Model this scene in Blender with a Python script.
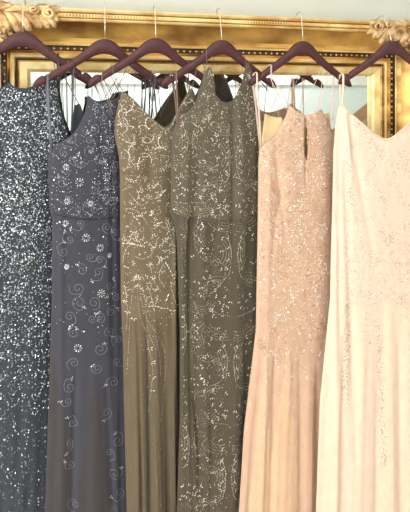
import bpy, math, random
from mathutils import Vector, Matrix
R = random.Random(7)
for o in list(bpy.data.objects): bpy.data.objects.remove(o)
scene = bpy.context.scene
COL = scene.collection

# ------------------------------------------------------------------ camera
F, HX, HY = 510.0, 205.0, 98.0              # focal length in pixels, centre column, horizon row
PSI = math.radians(14.5)                    # the camera is turned a little to the right
CAMZ, CD = 1.78, 1.75
fwd = Vector((math.sin(PSI), math.cos(PSI), 0)); rgt = Vector((math.cos(PSI), -math.sin(PSI), 0))
CAM = Vector((-CD*math.sin(PSI), -CD*math.cos(PSI), CAMZ))
cd = bpy.data.cameras.new('camera'); cam = bpy.data.objects.new('camera', cd); COL.objects.link(cam)
cam.location = CAM; cam.rotation_euler = (math.pi/2, 0, -PSI)
cd.sensor_fit = 'VERTICAL'; cd.sensor_height = 36; cd.sensor_width = 36; cd.lens = F/512*36
cd.shift_y = -(256-HY)/512
cd.clip_start = .02
scene.camera = cam

# ------------------------------------------------------------------ world and light
scene.view_settings.view_transform = 'Standard'; scene.view_settings.look = 'None'
scene.view_settings.gamma = 1; scene.view_settings.use_curve_mapping = False
scene.view_settings.exposure = 0.0
w = bpy.data.worlds.new('world'); scene.world = w; w.use_nodes = True
bg = w.node_tree.nodes['Background']; bg.inputs[0].default_value = (.93, .98, 1, 1); bg.inputs[1].default_value = 3.0
def area(name, loc, target, sx, sy, power, col=(1, 1, 1)):
    l = bpy.data.lights.new(name, 'AREA'); l.shape = 'RECTANGLE'; l.size = sx; l.size_y = sy; l.energy = power; l.color = col
    o = bpy.data.objects.new(name, l); COL.objects.link(o); o.location = loc
    o.rotation_euler = (Vector(target)-Vector(loc)).to_track_quat('-Z', 'Y').to_euler()
    return o
area('added_key_left', (-2.68, -2.6, 1.6), (.2, -.3, 1.35), 1.7, 1.6, 96, (1, .985, .96))  # added key light from the left, in front of an unseen window
area('added_top_fill', (.2, -1.7, 2.84), (.2, -1.5, 0), 2.2, .8, 15, (1, .97, .93))  # added overhead fill, without any lamp body
area('added_wall_fill', (1.0, -3.9, 2.84), (1.0, -4.1, 0), 3.2, .6, 60, (1, .99, .97))  # added fill that brightens the front wall reflected in the mirror

# ------------------------------------------------------------------ materials
def newmat(name):
    m = bpy.data.materials.new(name); m.use_nodes = True
    return m, m.node_tree, m.node_tree.nodes['Principled BSDF']
def plain(name, col, rough=.5, metal=0, **kw):
    m, t, b = newmat(name)
    b.inputs['Base Color'].default_value = (*col, 1); b.inputs['Roughness'].default_value = rough; b.inputs['Metallic'].default_value = metal
    for k, v in kw.items(): b.inputs[k.replace('_', ' ')].default_value = v
    return m
def noisy(name, c1, c2, scale=20, rough=.6, metal=0, lo=.35, hi=.65, bump=0, bscale=200, stretch=(1, 1, 1), detail=4, sheen=0, spec=.5):
    m, t, b = newmat(name); N = t.nodes; L = t.links
    tc = N.new('ShaderNodeTexCoord'); mp = N.new('ShaderNodeMapping'); mp.inputs['Scale'].default_value = stretch
    L.new(tc.outputs['Object'], mp.inputs[0])
    n = N.new('ShaderNodeTexNoise'); n.inputs['Scale'].default_value = scale; n.inputs['Detail'].default_value = detail
    L.new(mp.outputs[0], n.inputs['Vector'])
    r = N.new('ShaderNodeValToRGB'); r.color_ramp.elements[0].position = lo; r.color_ramp.elements[1].position = hi
    r.color_ramp.elements[0].color = (*c1, 1); r.color_ramp.elements[1].color = (*c2, 1)
    L.new(n.outputs['Fac'], r.inputs[0]); L.new(r.outputs[0], b.inputs['Base Color'])
    b.inputs['Roughness'].default_value = rough; b.inputs['Metallic'].default_value = metal
    b.inputs['Specular IOR Level'].default_value = spec
    if sheen: b.inputs['Sheen Weight'].default_value = sheen
    if bump:
        n2 = N.new('ShaderNodeTexNoise'); n2.inputs['Scale'].default_value = bscale; n2.inputs['Detail'].default_value = 3
        L.new(tc.outputs['Object'], n2.inputs['Vector'])
        bp = N.new('ShaderNodeBump'); bp.inputs['Strength'].default_value = bump; bp.inputs['Distance'].default_value = .002
        L.new(n2.outputs['Fac'], bp.inputs['Height']); L.new(bp.outputs[0], b.inputs['Normal'])
    return m
def srgb(r, g, b):
    f = lambda c: (c/255/12.92) if c/255 <= .04045 else ((c/255+.055)/1.055)**2.4
    return (f(r), f(g), f(b))

M = {}
M['wall'] = noisy('pale grey green wall paint', srgb(200, 205, 197), srgb(205, 210, 202), 6, .8, bump=.1)
M['front_wall'] = noisy('pale blue wall paint', srgb(226, 240, 240), srgb(230, 243, 243), 6, .8)
M['white'] = plain('white paint', srgb(242, 243, 240), .6)
M['floor'] = noisy('pale oak floor', srgb(170, 140, 105), srgb(190, 160, 125), 8, .5, stretch=(1, 12, 1))
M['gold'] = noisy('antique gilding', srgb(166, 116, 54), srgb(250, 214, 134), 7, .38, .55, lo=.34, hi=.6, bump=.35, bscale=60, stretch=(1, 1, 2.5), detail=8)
M['gold_bright'] = noisy('bright worn gilding', srgb(226, 186, 116), srgb(254, 234, 176), 14, .42, .45, lo=.35, hi=.6, bump=.3, bscale=120, detail=6)
M['gold_cove_shade'] = noisy('mottled gilding with cove shade painted in', srgb(120, 78, 38), srgb(240, 194, 108), 5, .42, .45, lo=.35, hi=.62, bump=.3, bscale=70, stretch=(1, 1, 2), detail=8)  # mottled gilding; the shade under the crown is painted into its darker tone
M['groove'] = noisy('dark brown bole in the bead groove', srgb(52, 34, 22), srgb(92, 62, 34), 40, .6, .1)
M['carving'] = noisy('pale worn gilt carving', srgb(158, 116, 70), srgb(230, 200, 150), 30, .5, .3, lo=.36, hi=.58, bump=.5, bscale=160, detail=6)
M['mirror'] = plain('silvered mirror glass', (.93, .96, .96), .01, 1)
M['board'] = plain('brown backing board', srgb(90, 70, 50), .8)
M['wood'] = noisy('dark mahogany lacquer', srgb(70, 36, 42), srgb(84, 45, 50), 25, .42, stretch=(1, 1, 6), spec=.5)
M['steel'] = plain('brushed steel hook wire', (.8, .74, .6), .28, 1)
M['bar'] = plain('dark inner tape', srgb(20, 22, 26), .5)

# ------------------------------------------------------------------ object helpers
def link(o, parent=None):
    COL.objects.link(o)
    if parent is not None: o.parent = parent
    return o
def meshobj(name, V, Fc, mats, parent=None, midx=None, smooth=True, solid=0):
    me = bpy.data.meshes.new(name); me.from_pydata([tuple(v) for v in V], [], Fc)
    for m in (mats if isinstance(mats, (list, tuple)) else [mats]): me.materials.append(m)
    if midx: me.polygons.foreach_set('material_index', midx)
    me.polygons.foreach_set('use_smooth', [smooth]*len(Fc)); me.update()
    o = link(bpy.data.objects.new(name, me), parent)
    if solid:
        s = o.modifiers.new('thickness', 'SOLIDIFY'); s.thickness = solid; s.offset = 0
    return o
def empty(name, label, cat, loc=(0, 0, 0), group=None):
    o = link(bpy.data.objects.new(name, None)); o.location = loc; o['label'] = label; o['category'] = cat
    o.empty_display_size = .05
    if group: o['group'] = group
    return o
def local(o, parent):                       # meshes are written in world metres; keep them in place under a parent Empty
    o.matrix_parent_inverse = Matrix.Translation(-parent.location)
    return o
class MB:
    def __init__(s): s.V = []; s.F = []; s.I = []
    def add(s, V, Fc, mi=0):
        n = len(s.V); s.V += V; s.F += [tuple(n+i for i in f) for f in Fc]; s.I += [mi]*len(Fc)
    def box(s, a, b, mi=0):
        x0, y0, z0 = a; x1, y1, z1 = b
        s.add([(x0,y0,z0),(x1,y0,z0),(x1,y1,z0),(x0,y1,z0),(x0,y0,z1),(x1,y0,z1),(x1,y1,z1),(x0,y1,z1)],
              [(3,2,1,0),(4,5,6,7),(0,1,5,4),(1,2,6,5),(2,3,7,6),(3,0,4,7)], mi)
    def tube(s, pts, r, n=8, mi=0, flat=1.0, up=None):
        pts = [Vector(p) for p in pts]; rings = []; prev = None
        for i, p in enumerate(pts):
            t = (pts[min(i+1, len(pts)-1)]-pts[max(i-1, 0)]).normalized()
            if up is not None: a = t.cross(up)
            elif prev is not None: a = prev - t*prev.dot(t)
            else: a = t.cross(Vector((0, 1, 0)) if abs(t.y) < .9 else Vector((1, 0, 0)))
            if a.length < 1e-6: a = t.orthogonal()
            a.normalize(); prev = a; b = t.cross(a)
            rr = r[i] if isinstance(r, (list, tuple)) else r
            rings.append([p + a*math.cos(2*math.pi*k/n)*rr + b*math.sin(2*math.pi*k/n)*rr*flat for k in range(n)])
        V = [v for q in rings for v in q]; Fc = []
        for i in range(len(pts)-1):
            for k in range(n): Fc.append((i*n+k, i*n+(k+1) % n, (i+1)*n+(k+1) % n, (i+1)*n+k))
        Fc.append(tuple(range(n))[::-1]); Fc.append(tuple((len(pts)-1)*n+k for k in range(n)))
        s.add(V, Fc, mi)
    def octa(s, P, T, B, N, l, w, h, mi=0):
        s.add([P+T*l, P-T*l, P+B*w, P-B*w, P+N*h, P-N*h*.3],
              [(0,2,4),(2,1,4),(1,3,4),(3,0,4),(2,0,5),(1,2,5),(3,1,5),(0,3,5)], mi)
    def ball(s, P, r, mi=0, sq=(1, 1, 1), nu=8, nv=5):
        V = []; Fc = []
        for j in range(nv+1):
            th = math.pi*j/nv
            for i in range(nu):
                ph = 2*math.pi*i/nu
                V.append(Vector((P[0]+r*sq[0]*math.sin(th)*math.cos(ph), P[1]+r*sq[1]*math.sin(th)*math.sin(ph), P[2]+r*sq[2]*math.cos(th))))
        for j in range(nv):
            for i in range(nu): Fc.append((j*nu+i, (j+1)*nu+i, (j+1)*nu+(i+1) % nu, j*nu+(i+1) % nu))
        s.add(V, Fc, mi)
    def build(s, name, mats, parent=None, smooth=True, solid=0):
        o = meshobj(name, s.V, s.F, mats, parent, s.I, smooth, solid)
        if parent is not None and parent.type == 'EMPTY': local(o, parent)
        return o
def spline(pts, n=10):                      # Catmull-Rom through the points
    P = [Vector(p) for p in pts]; out = []
    for i in range(len(P)-1):
        p0 = P[max(i-1, 0)]; p1 = P[i]; p2 = P[i+1]; p3 = P[min(i+2, len(P)-1)]
        for k in range(n):
            t = k/n; out.append(.5*((2*p1)+(p2-p0)*t+(2*p0-5*p1+4*p2-p3)*t*t+(3*p1-p0-3*p2+p3)*t**3))
    out.append(P[-1]); return out
def ray(px, py): return fwd + rgt*((px-HX)/F) + Vector((0, 0, (HY-py)/F))
def at(px, py, Y):                          # the point of the vertical plane y = Y seen at a pixel
    d = ray(px, py); return CAM + d*((Y-CAM.y)/d.y)

# ------------------------------------------------------------------ the room
X0, X1, YF, ZT = -2.8, 3.6, -4.5, 2.9
def room(name, boxes, m):
    b = MB()
    for a, c in boxes: b.box(a, c)
    o = b.build(name, m, smooth=False); o['kind'] = 'structure'; return o
room('floor', [((X0, YF, -.05), (X1, .1, 0))], M['floor'])
room('wall_back', [((X0, 0, 0), (X1, .1, ZT))], M['wall'])
room('wall_right', [((X1, YF, 0), (X1+.1, .1, ZT))], M['wall'])
room('ceiling', [((X0, YF, ZT), (X1, .1, ZT+.05))], M['white'])
WY0, WY1, WZ0, WZ1 = -3.5, -1.7, .75, 2.45
room('wall_left', [((X0-.1, YF, 0), (X0, WY0, ZT)), ((X0-.1, WY1, 0), (X0, .1, ZT)), ((X0-.1, WY0, 0), (X0, WY1, WZ0)), ((X0-.1, WY0, WZ1), (X0, WY1, ZT))], M['wall'])
room('wall_front', [((X0, YF-.1, 0), (X1, YF, ZT))], M['front_wall'])
room('trim_1', [((X0, YF, 1.95), (X1, YF+.03, ZT))], M['white'])
room('baseboard_back', [((X0, -.015, 0), (X1, 0, .12))], M['white'])
t = .05; xa, xb = X0-.08, X0-.03; ym = (WY0+WY1)/2
room('added_window_1', [((xa, WY0, WZ0), (xb, WY0+t, WZ1)), ((xa, WY1-t, WZ0), (xb, WY1, WZ1)), ((xa, WY0, WZ0), (xb, WY1, WZ0+t)), ((xa, WY0, WZ1-t), (xb, WY1, WZ1)), ((xa, ym-.02, WZ0), (xb, ym+.02, WZ1)), ((xa, WY0, 1.58), (xb, WY1, 1.62))], M['white'])  # added unseen window, put on the left so the gowns get side light

# ------------------------------------------------------------------ gilt mirror
GX0 = at(29, 150, -.02).x; GX1 = at(371, 150, -.02).x; GZ1 = at(200, 72.5, -.03).z; GZ0 = .184
mirror = empty('gilt_mirror', 'large antique gilt mirror standing against the pale wall behind the gowns', 'mirror', ((GX0+GX1)/2, -.05, 0))
# profile: (distance outward from the glass, height off the wall, material of the segment that follows)
K_G, K_B, K_C, K_D = 0, 1, 2, 3
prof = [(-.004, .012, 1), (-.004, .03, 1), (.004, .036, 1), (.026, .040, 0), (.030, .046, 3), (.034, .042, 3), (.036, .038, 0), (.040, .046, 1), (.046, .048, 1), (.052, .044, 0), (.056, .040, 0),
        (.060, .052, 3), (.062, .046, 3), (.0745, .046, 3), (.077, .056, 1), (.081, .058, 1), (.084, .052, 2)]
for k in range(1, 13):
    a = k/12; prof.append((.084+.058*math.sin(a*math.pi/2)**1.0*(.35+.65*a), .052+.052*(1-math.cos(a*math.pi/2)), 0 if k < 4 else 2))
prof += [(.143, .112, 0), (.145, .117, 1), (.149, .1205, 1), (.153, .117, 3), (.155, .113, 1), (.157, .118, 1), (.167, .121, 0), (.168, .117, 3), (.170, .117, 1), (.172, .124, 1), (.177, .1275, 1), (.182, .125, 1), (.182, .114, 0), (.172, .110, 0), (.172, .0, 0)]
rect = [(GX0, GZ0), (GX1, GZ0), (GX1, GZ1), (GX0, GZ1)]
sg = [(-1, -1), (1, -1), (1, 1), (-1, 1)]
b = MB(); V = []; Fc = []; I = []
SUB = 1
for ci in range(4):
    for (s, h, mi) in prof: V.append(Vector((rect[ci][0]+sg[ci][0]*s, -h, rect[ci][1]+sg[ci][1]*s)))
n = len(prof)
for ci in range(4):
    for j in range(n-1):
        a, c = ci*n, ((ci+1) % 4)*n
        Fc.append((a+j, c+j, c+j+1, a+j+1)); I.append(prof[j][2])
b.V = V; b.F = Fc; b.I = I
fr = b.build('frame_moulding', [M['gold'], M['gold_bright'], M['gold_cove_shade'], M['groove']], mirror, smooth=False)
b = MB(); b.box((GX0-.003, -.016, GZ0-.003), (GX1+.003, -.010, GZ1+.003)); b.build('mirror_glass', M['mirror'], mirror, smooth=False)
b = MB(); b.box((GX0-.12, -.010, GZ0-.12), (GX1+.12, -.001, GZ1+.12)); b.build('backing_board', M['board'], mirror, smooth=False)
# beads in the dark groove, dentil flecks on the crown
b = MB()
def around(s, step, fn, h):
    x0, x1, z0, z1 = GX0-s, GX1+s, GZ0-s, GZ1+s
    k = int((x1-x0)/step)
    for i in range(k+1): fn(Vector((x0+(x1-x0)*i/k, -h, z1)), 0)
    k = int((z1-z0)/step)
    for i in range(1, k):
        for x in (x0, x1): fn(Vector((x, -h, z0+(z1-z0)*i/k)), 1)
around(.068, .0205, lambda p, v: b.ball(p, .0037, nu=6, nv=4), .0485)
o = b.build('bead_row', M['gold_bright'], mirror); o['kind'] = 'stuff'; o['label'] = 'row of small gilt beads in a dark groove'
b = MB()
def dent(p, v):
    a, c = (.0028, .0036) if not v else (.0036, .0028)
    b.box((p.x-a, p.y-.0012, p.z-c), (p.x+a, p.y+.002, p.z+c))
around(.162, .0095, dent, .1195)
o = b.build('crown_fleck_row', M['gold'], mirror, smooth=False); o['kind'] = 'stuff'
# acanthus carving on the upper corners
def tongue(b, P, ang, L, W, H, curl=.5, mi=0):
    """a fluted leaf lobe lying on the frame front: starts at P, runs along ang in the wall plane, tip curls forward"""
    d = Vector((math.cos(ang), 0, math.sin(ang))); s = Vector((-math.sin(ang), 0, math.cos(ang))); nrm = Vector((0, -1, 0))
    nu, nv = 9, 9; V = []; Fc = []
    for j in range(nv):
        t = j/(nv-1); wd = W*(math.sin(math.pi*(t*.86+.1))**.7)*(1+.13*math.sin(t*19))
        lift = H*math.sin(math.pi*min(1, t*.8+.08)) + curl*H*t*t
        c = P + d*L*(t-.10*curl*t*t) + nrm*lift
        for i in range(nu):
            q = 2*i/(nu-1)-1
            V.append(c + s*wd*q + nrm*(H*.7*(1-q*q)-H*.28*math.cos(q*math.pi*3)-H*.5*abs(q)**3))
    for j in range(nv-1):
        for i in range(nu-1): Fc.append((j*nu+i, j*nu+i+1, (j+1)*nu+i+1, (j+1)*nu+i))
    b.add(V, Fc, mi)
def volute(b, P, r, turns=1.6, dirn=1, th=.0055, a0=0):
    pts = []; rr = []
    for k in range(34):
        t = k/33; a = a0+dirn*turns*2*math.pi*t; q = r*(1-t)**.8+.002
        pts.append(P+Vector((math.cos(a)*q, -.008*t-.004, math.sin(a)*q))); rr.append(th*(1-.45*t))
    b.tube(pts, rr, 8)
def carving(side):
    b = MB(); RR = random.Random(11+(side > 0))
    sx = -side
    cx = GX1 if side > 0 else GX0; zc = GZ1+.160
    end = (at(374, 28, -.12).x if side > 0 else at(52, 14, -.12).x)
    start = cx+side*.165
    n = 21
    for row in range(3):
        for i in range(n):
            t = i/(n-1); x = start+(end-start)*t
            z = zc+(.014, .0, -.012)[row]*(1-.3*t)+RR.uniform(-.004, .004)
            a = (math.pi if sx < 0 else 0)+(-1 if sx > 0 else 1)*RR.uniform(.5, 1.1)*(1.15 if row == 2 else .55 if row else -.25)
            tongue(b, Vector((x-sx*.018, -.112-.004*row, z)), a, RR.uniform(.040, .060), RR.uniform(.010, .014), RR.uniform(.007, .011), RR.uniform(.2, .7))
    volute(b, Vector((end-sx*.008, -.128, zc+.004)), .016, 1.5, sx, .006, math.pi/2)
    volute(b, Vector((end-sx*.050, -.128, zc+.012)), .010, 1.4, -sx, .005, 0)
    # hanging clump over the mitre
    for i in range(34):
        a = RR.uniform(0, 2*math.pi); q = RR.uniform(0, 1)**.6
        p = Vector((cx+side*(.095+.055*q*math.cos(a)), -.088-.02*RR.random(), GZ1+.098+.034*q*math.sin(a)))
        dd = math.atan2(-1+.8*RR.random(), -side*1.0)
        tongue(b, p, dd+RR.uniform(-.7, .7), RR.uniform(.026, .044), RR.uniform(.005, .009), RR.uniform(.006, .011), RR.uniform(.4, 1.4))
    volute(b, Vector((cx+side*.070, -.108, GZ1+.118)), .016, 1.5, -side, .006, 1)
    # down the stile and inwards
    for i in range(26):
        t = i/25
        p = Vector((cx+side*(.150+RR.uniform(-.018, .018)), -.116, GZ1+.14-.30*t))
        tongue(b, p, -math.pi/2+RR.uniform(-.8, .8), RR.uniform(.03, .05), RR.uniform(.007, .011), .008, RR.uniform(.3, 1))
    o = b.build('corner_carving', M['carving'], mirror, solid=.002)
    o['label'] = 'pale worn acanthus scroll carving'
carving(-1); carving(1)

# ------------------------------------------------------------------ hangers
THS = [math.radians(a) for a in (15, 15, 15, 15, 13, 4)]   # every hanger is turned with its left end towards the viewer
HPX = [23, 105, 156, 222, 303, 392]; NECK = [31.5, 39, 38, 40, 41, 41]
YH = [-.152, -.147, -.172, -.177, -.162, -.192]
def make_hanger(idx_name, label, root=None):
    global HTOP, HBOT
    root = empty('clothes_hanger', label, 'hanger', (0, 0, 0), 'mahogany hangers hooked over the mirror frame')
    top = [(0, 0), (.012, -.0015), (.024, -.006), (.036, -.0135), (.05, -.026), (.065, -.040), (.085, -.055), (.11, -.072), (.135, -.088), (.158, -.103), (.166, -.109), (.168, -.117), (.173, -.119), (.178, -.112), (.187, -.115), (.196, -.122), (.203, -.131), (.207, -.142)]
    bot = [(.203, -.148), (.195, -.147), (.178, -.138), (.16, -.128), (.135, -.113), (.11, -.099), (.09, -.087), (.07, -.074), (.052, -.063), (.036, -.053), (.02, -.047), (.008, -.044), (0, -.044)]
    HTOP, HBOT = top, bot[::-1]
    # strip pairs between top and bottom line
    m = 40; pr = []
    def samp(L, t):
        d = [0]
        for i in range(1, len(L)): d.append(d[-1]+math.hypot(L[i][0]-L[i-1][0], L[i][1]-L[i-1][1]))
        q = t*d[-1]
        for i in range(1, len(L)):
            if q <= d[i]+1e-9:
                f = (q-d[i-1])/(d[i]-d[i-1]); return (L[i-1][0]+(L[i][0]-L[i-1][0])*f, L[i-1][1]+(L[i][1]-L[i-1][1])*f)
    bb = bot[::-1]
    half = [(samp(top, k/m), samp(bb, k/m)) for k in range(m+1)]
    allp = [((-a[0], a[1]), (-c[0], c[1])) for a, c in half[:0:-1]] + half
    V = []; Fc = []; hy = .0065; e = .0022; nn = 8
    for (tp, bt) in allp:
        tp = Vector((tp[0], 0, tp[1])); bt = Vector((bt[0], 0, bt[1])); d = (bt-tp); L = d.length; d = d/L if L > 1e-6 else Vector((0, 0, -1))
        ee = min(e, L*.3)
        for (q, y) in ((0, hy-e), (ee, hy), (L-ee, hy), (L, hy-e), (L, -hy+e), (L-ee, -hy), (ee, -hy), (0, -hy+e)): V.append(tp+d*q+Vector((0, y, 0)))
    k = len(allp)
    for i in range(k-1):
        for j in range(nn): Fc.append((i*nn+j, i*nn+(j+1) % nn, (i+1)*nn+(j+1) % nn, (i+1)*nn+j))
    Fc.append(tuple(range(nn))); Fc.append(tuple((k-1)*nn+j for j in range(nn))[::-1])
    body = meshobj('wooden_body', V, Fc, M['wood'], root)
    return root
def rot(o, i, loc): o.location = loc; o.rotation_euler = (0, 0, THS[i])
HL = ['mahogany hanger at the far left, carrying the silver-sequinned slate gown',
      'mahogany hanger carrying the slate gown with scroll embroidery, second from the left',
      'mahogany hanger carrying the olive-brown gown with plain pleated skirt',
      'mahogany hanger carrying the dark olive gown with the loose overlay top',
      'mahogany hanger carrying the blush pink gown with keyhole neckline',
      'mahogany hanger at the far right, carrying the cream gown']
h0 = make_hanger('clothes_hanger', HL[0]); hangers = []
for i in range(6):
    if i == 0: r = h0
    else:
        r = h0.copy(); COL.objects.link(r)
        for ch in [c for c in h0.children if c.name.startswith('wooden_body')]:
            c = ch.copy(); COL.objects.link(c); c.parent = r
        r['label'] = HL[i]
    p = at(HPX[i], NECK[i], YH[i]); rot(r, i, p); hangers.append(r)
    # hook: straight shank, then over the lip of the frame
    ztop = GZ1+.188; yt = max(YH[i], -.150); ycen = (yt-.101)/2; rad = (-yt-.101)/2
    zt = max(ztop, p.z+.03)
    pts = [Vector((p.x, YH[i], p.z-.006)), Vector((p.x, YH[i]*.6+yt*.4, p.z*.6+zt*.4)), Vector((p.x, yt, zt-.006))]
    for k in range(13):
        a = math.pi*k/12*1.12; pts.append(Vector((p.x+.004*k/12, ycen-rad*math.cos(a), zt-.002+max(rad, .010)*.6*math.sin(a))))
    b = MB(); b.tube(pts, .0015, 8); b.tube([pts[0]-Vector((0, 0, .002)), pts[0]+Vector((0, 0, .007))], .0032, 10)
    hk = b.build('hook', M['steel']); hk.parent = r
    r_m = Matrix.Translation(p) @ Matrix.Rotation(THS[i], 4, 'Z'); hk.matrix_parent_inverse = r_m.inverted()

# ------------------------------------------------------------------ garments
NRMS = [Vector((math.sin(a), -math.cos(a), 0)) for a in THS]
def hplane(k): return Vector((at(HPX[k], NECK[k], YH[k]).x, YH[k], 0))
def gp(k, px, py, off=0.0):                 # point of garment plane k at a pixel, moved forward by off
    o = hplane(k); d = ray(px, py); NRM = NRMS[k]; tt = (o-CAM).dot(NRM)/d.dot(NRM)
    return CAM + d*tt + NRM*off
def interp(L, y):
    if y <= L[0][0]: return L[0][1]
    for i in range(1, len(L)):
        if y <= L[i][0]:
            t = (y-L[i-1][0])/(L[i][0]-L[i-1][0]); return L[i-1][1]+(L[i][1]-L[i-1][1])*t
    return L[-1][1]
def smooth_list(L, a, b, step=4, w=1):
    ys = [a+step*i for i in range(int((b-a)/step)+2)]
    v = [interp(L, y) for y in ys]
    for _ in range(w): v = [v[0]]+[(v[i-1]+2*v[i]+v[i+1])/4 for i in range(1, len(v)-1)]+[v[-1]]
    return list(zip(ys, v))
BOT = 592
class Garment:
    def __init__(s, k, L, Rr, top, tf=.022, tb=.016, ridges=(), pleat=None, sm=1, base=0):
        s.k = k; s.L = smooth_list(L, L[0][0], BOT, 3, sm); s.R = smooth_list(Rr, Rr[0][0], BOT, 3, sm)
        s.top = top; s.tf = tf; s.tb = tb; s.ridges = ridges; s.pleat = pleat; s.base = base; s.lift = lambda y: 0; s.fwd = lambda y: 0
    def xl(s, y): return interp(s.L, y)
    def xr(s, y): return interp(s.R, y)
    def off(s, px, py):
        a, c = s.xl(py), s.xr(py); u = min(1, max(0, (px-a)/max(c-a, 1e-3))); q = 2*u-1
        e = max(0, 1-q*q)**.45
        o = s.tf*e + s.base + s.fwd(py)
        edge = min(1, e*1.6)
        for (x0, y0, x1, y1, w0, w1, a0, a1) in s.ridges:
            if py < y0-14: continue
            t = (py-y0)/(y1-y0); tc = min(1.25, max(0, t)); f = min(1, max(0, (py-y0+14)/28))
            if t > 1: f *= max(0, 1-(t-1)*2) if y1 < 600 else 1
            wd = w0+(w1-w0)*min(1, tc); am = a0+(a1-a0)*min(1, tc); xx = (px-(x0+(x1-x0)*tc))/wd
            if abs(xx) < 3: o += (2.3 if s.k in (2, 3) else 1.6)*am*math.exp(-xx*xx)*f*edge
        if s.pleat:
            y0, per, amp, seed = s.pleat
            f = min(1, max(0, (py-y0)/170))
            if f > 0:
                ph = seed+py*.006
                v = (px-a)/max(c-a, 1)*((s.xr(420)-s.xl(420))/per)*2*math.pi
                o += (2.4 if s.k in (2, 3) else 1.6)*f*amp*(math.sin(v+ph+.9*math.sin(v*.37+seed))+.45*math.sin(v*2.3+1.7*ph+seed*2))*edge
        return o
    def pos(s, px, py, ex=0): return gp(s.k, px, py, s.off(px, py)+ex)
    def frame(s, px, py, ex=0, ang=None):
        ex += s.lift(py); P = s.pos(px, py, ex); A = s.pos(px+1.2, py, ex)-P; B = s.pos(px, py+1.2, ex)-P
        N = A.cross(B).normalized()
        if N.dot(NRMS[s.k]) < 0: N = -N
        if ang is None: ang = R.uniform(0, math.pi)
        A.normalize(); D = -N.cross(A).normalized()
        if D.z > 0: D = -D
        T = (A*math.cos(ang)+D*math.sin(ang)).normalized(); return P, T, N.cross(T).normalized(), N
    def inside(s, px, py, m=1.0): return not (s.k == 4 and abs(px-302) < 2.2 and py < 160) and s.xl(py)+m < px < s.xr(py)-m and py > interp(s.top, px)+1.5
    def sheet(s, name, mats, parent, y0=None, y1=BOT, nc=80, step=3.0, back=False, top=None, ex=0, mfn=None, hole=None):
        top = top or s.top; V = []; Fc = []; I = []
        rows = max(6, int(((y1(.5) if callable(y1) else y1)-(y0 if y0 is not None else 90))/step))
        for i in range(nc+1):
            u = i/nc; u = .5-.5*math.cos(math.pi*u)*(1.0) if True else u
            for j in range(rows+1):
                v = j/rows
                # column start: neckline or seam
                if y0 is None:
                    py0 = interp(top, s.xl(110)+(s.xr(110)-s.xl(110))*u)
                    for _ in range(6):
                        px = s.xl(py0)+(s.xr(py0)-s.xl(py0))*u; py0 = .5*py0+.5*interp(top, px)
                else: py0 = y0(u) if callable(y0) else y0
                yb = y1(u) if callable(y1) else y1
                py = py0+(yb-py0)*v; px = s.xl(py)+(s.xr(py)-s.xl(py))*u
                if back:
                    q = 2*u-1; o = -s.tb*max(0, 1-q*q)**.5 - .0
                    V.append(gp(s.k, px, py, o+s.base))
                else:
                    V.append(s.pos(px, py, ex*min(1, (1-abs(2*u-1))*8)))
                if i < nc and j < rows and not (hole and hole(px, py)):
                    a = i*(rows+1)+j; Fc.append((a, a+rows+1, a+rows+2, a+1)); I.append(mfn(px, py) if mfn else 0)
        o = meshobj(name, V, Fc, mats, parent, I, True, .0012); local(o, parent); return o

def cloth(name, col, var=.06, sheen=.25, rough=.75, bump=.35):
    a = tuple(c*(1-var) for c in col); d = tuple(min(1, c*(1+var)) for c in col)
    return noisy(name, a, d, 45, rough, 0, .3, .7, bump, 900, (1, 1, .5), 5, sheen, .25)

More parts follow.
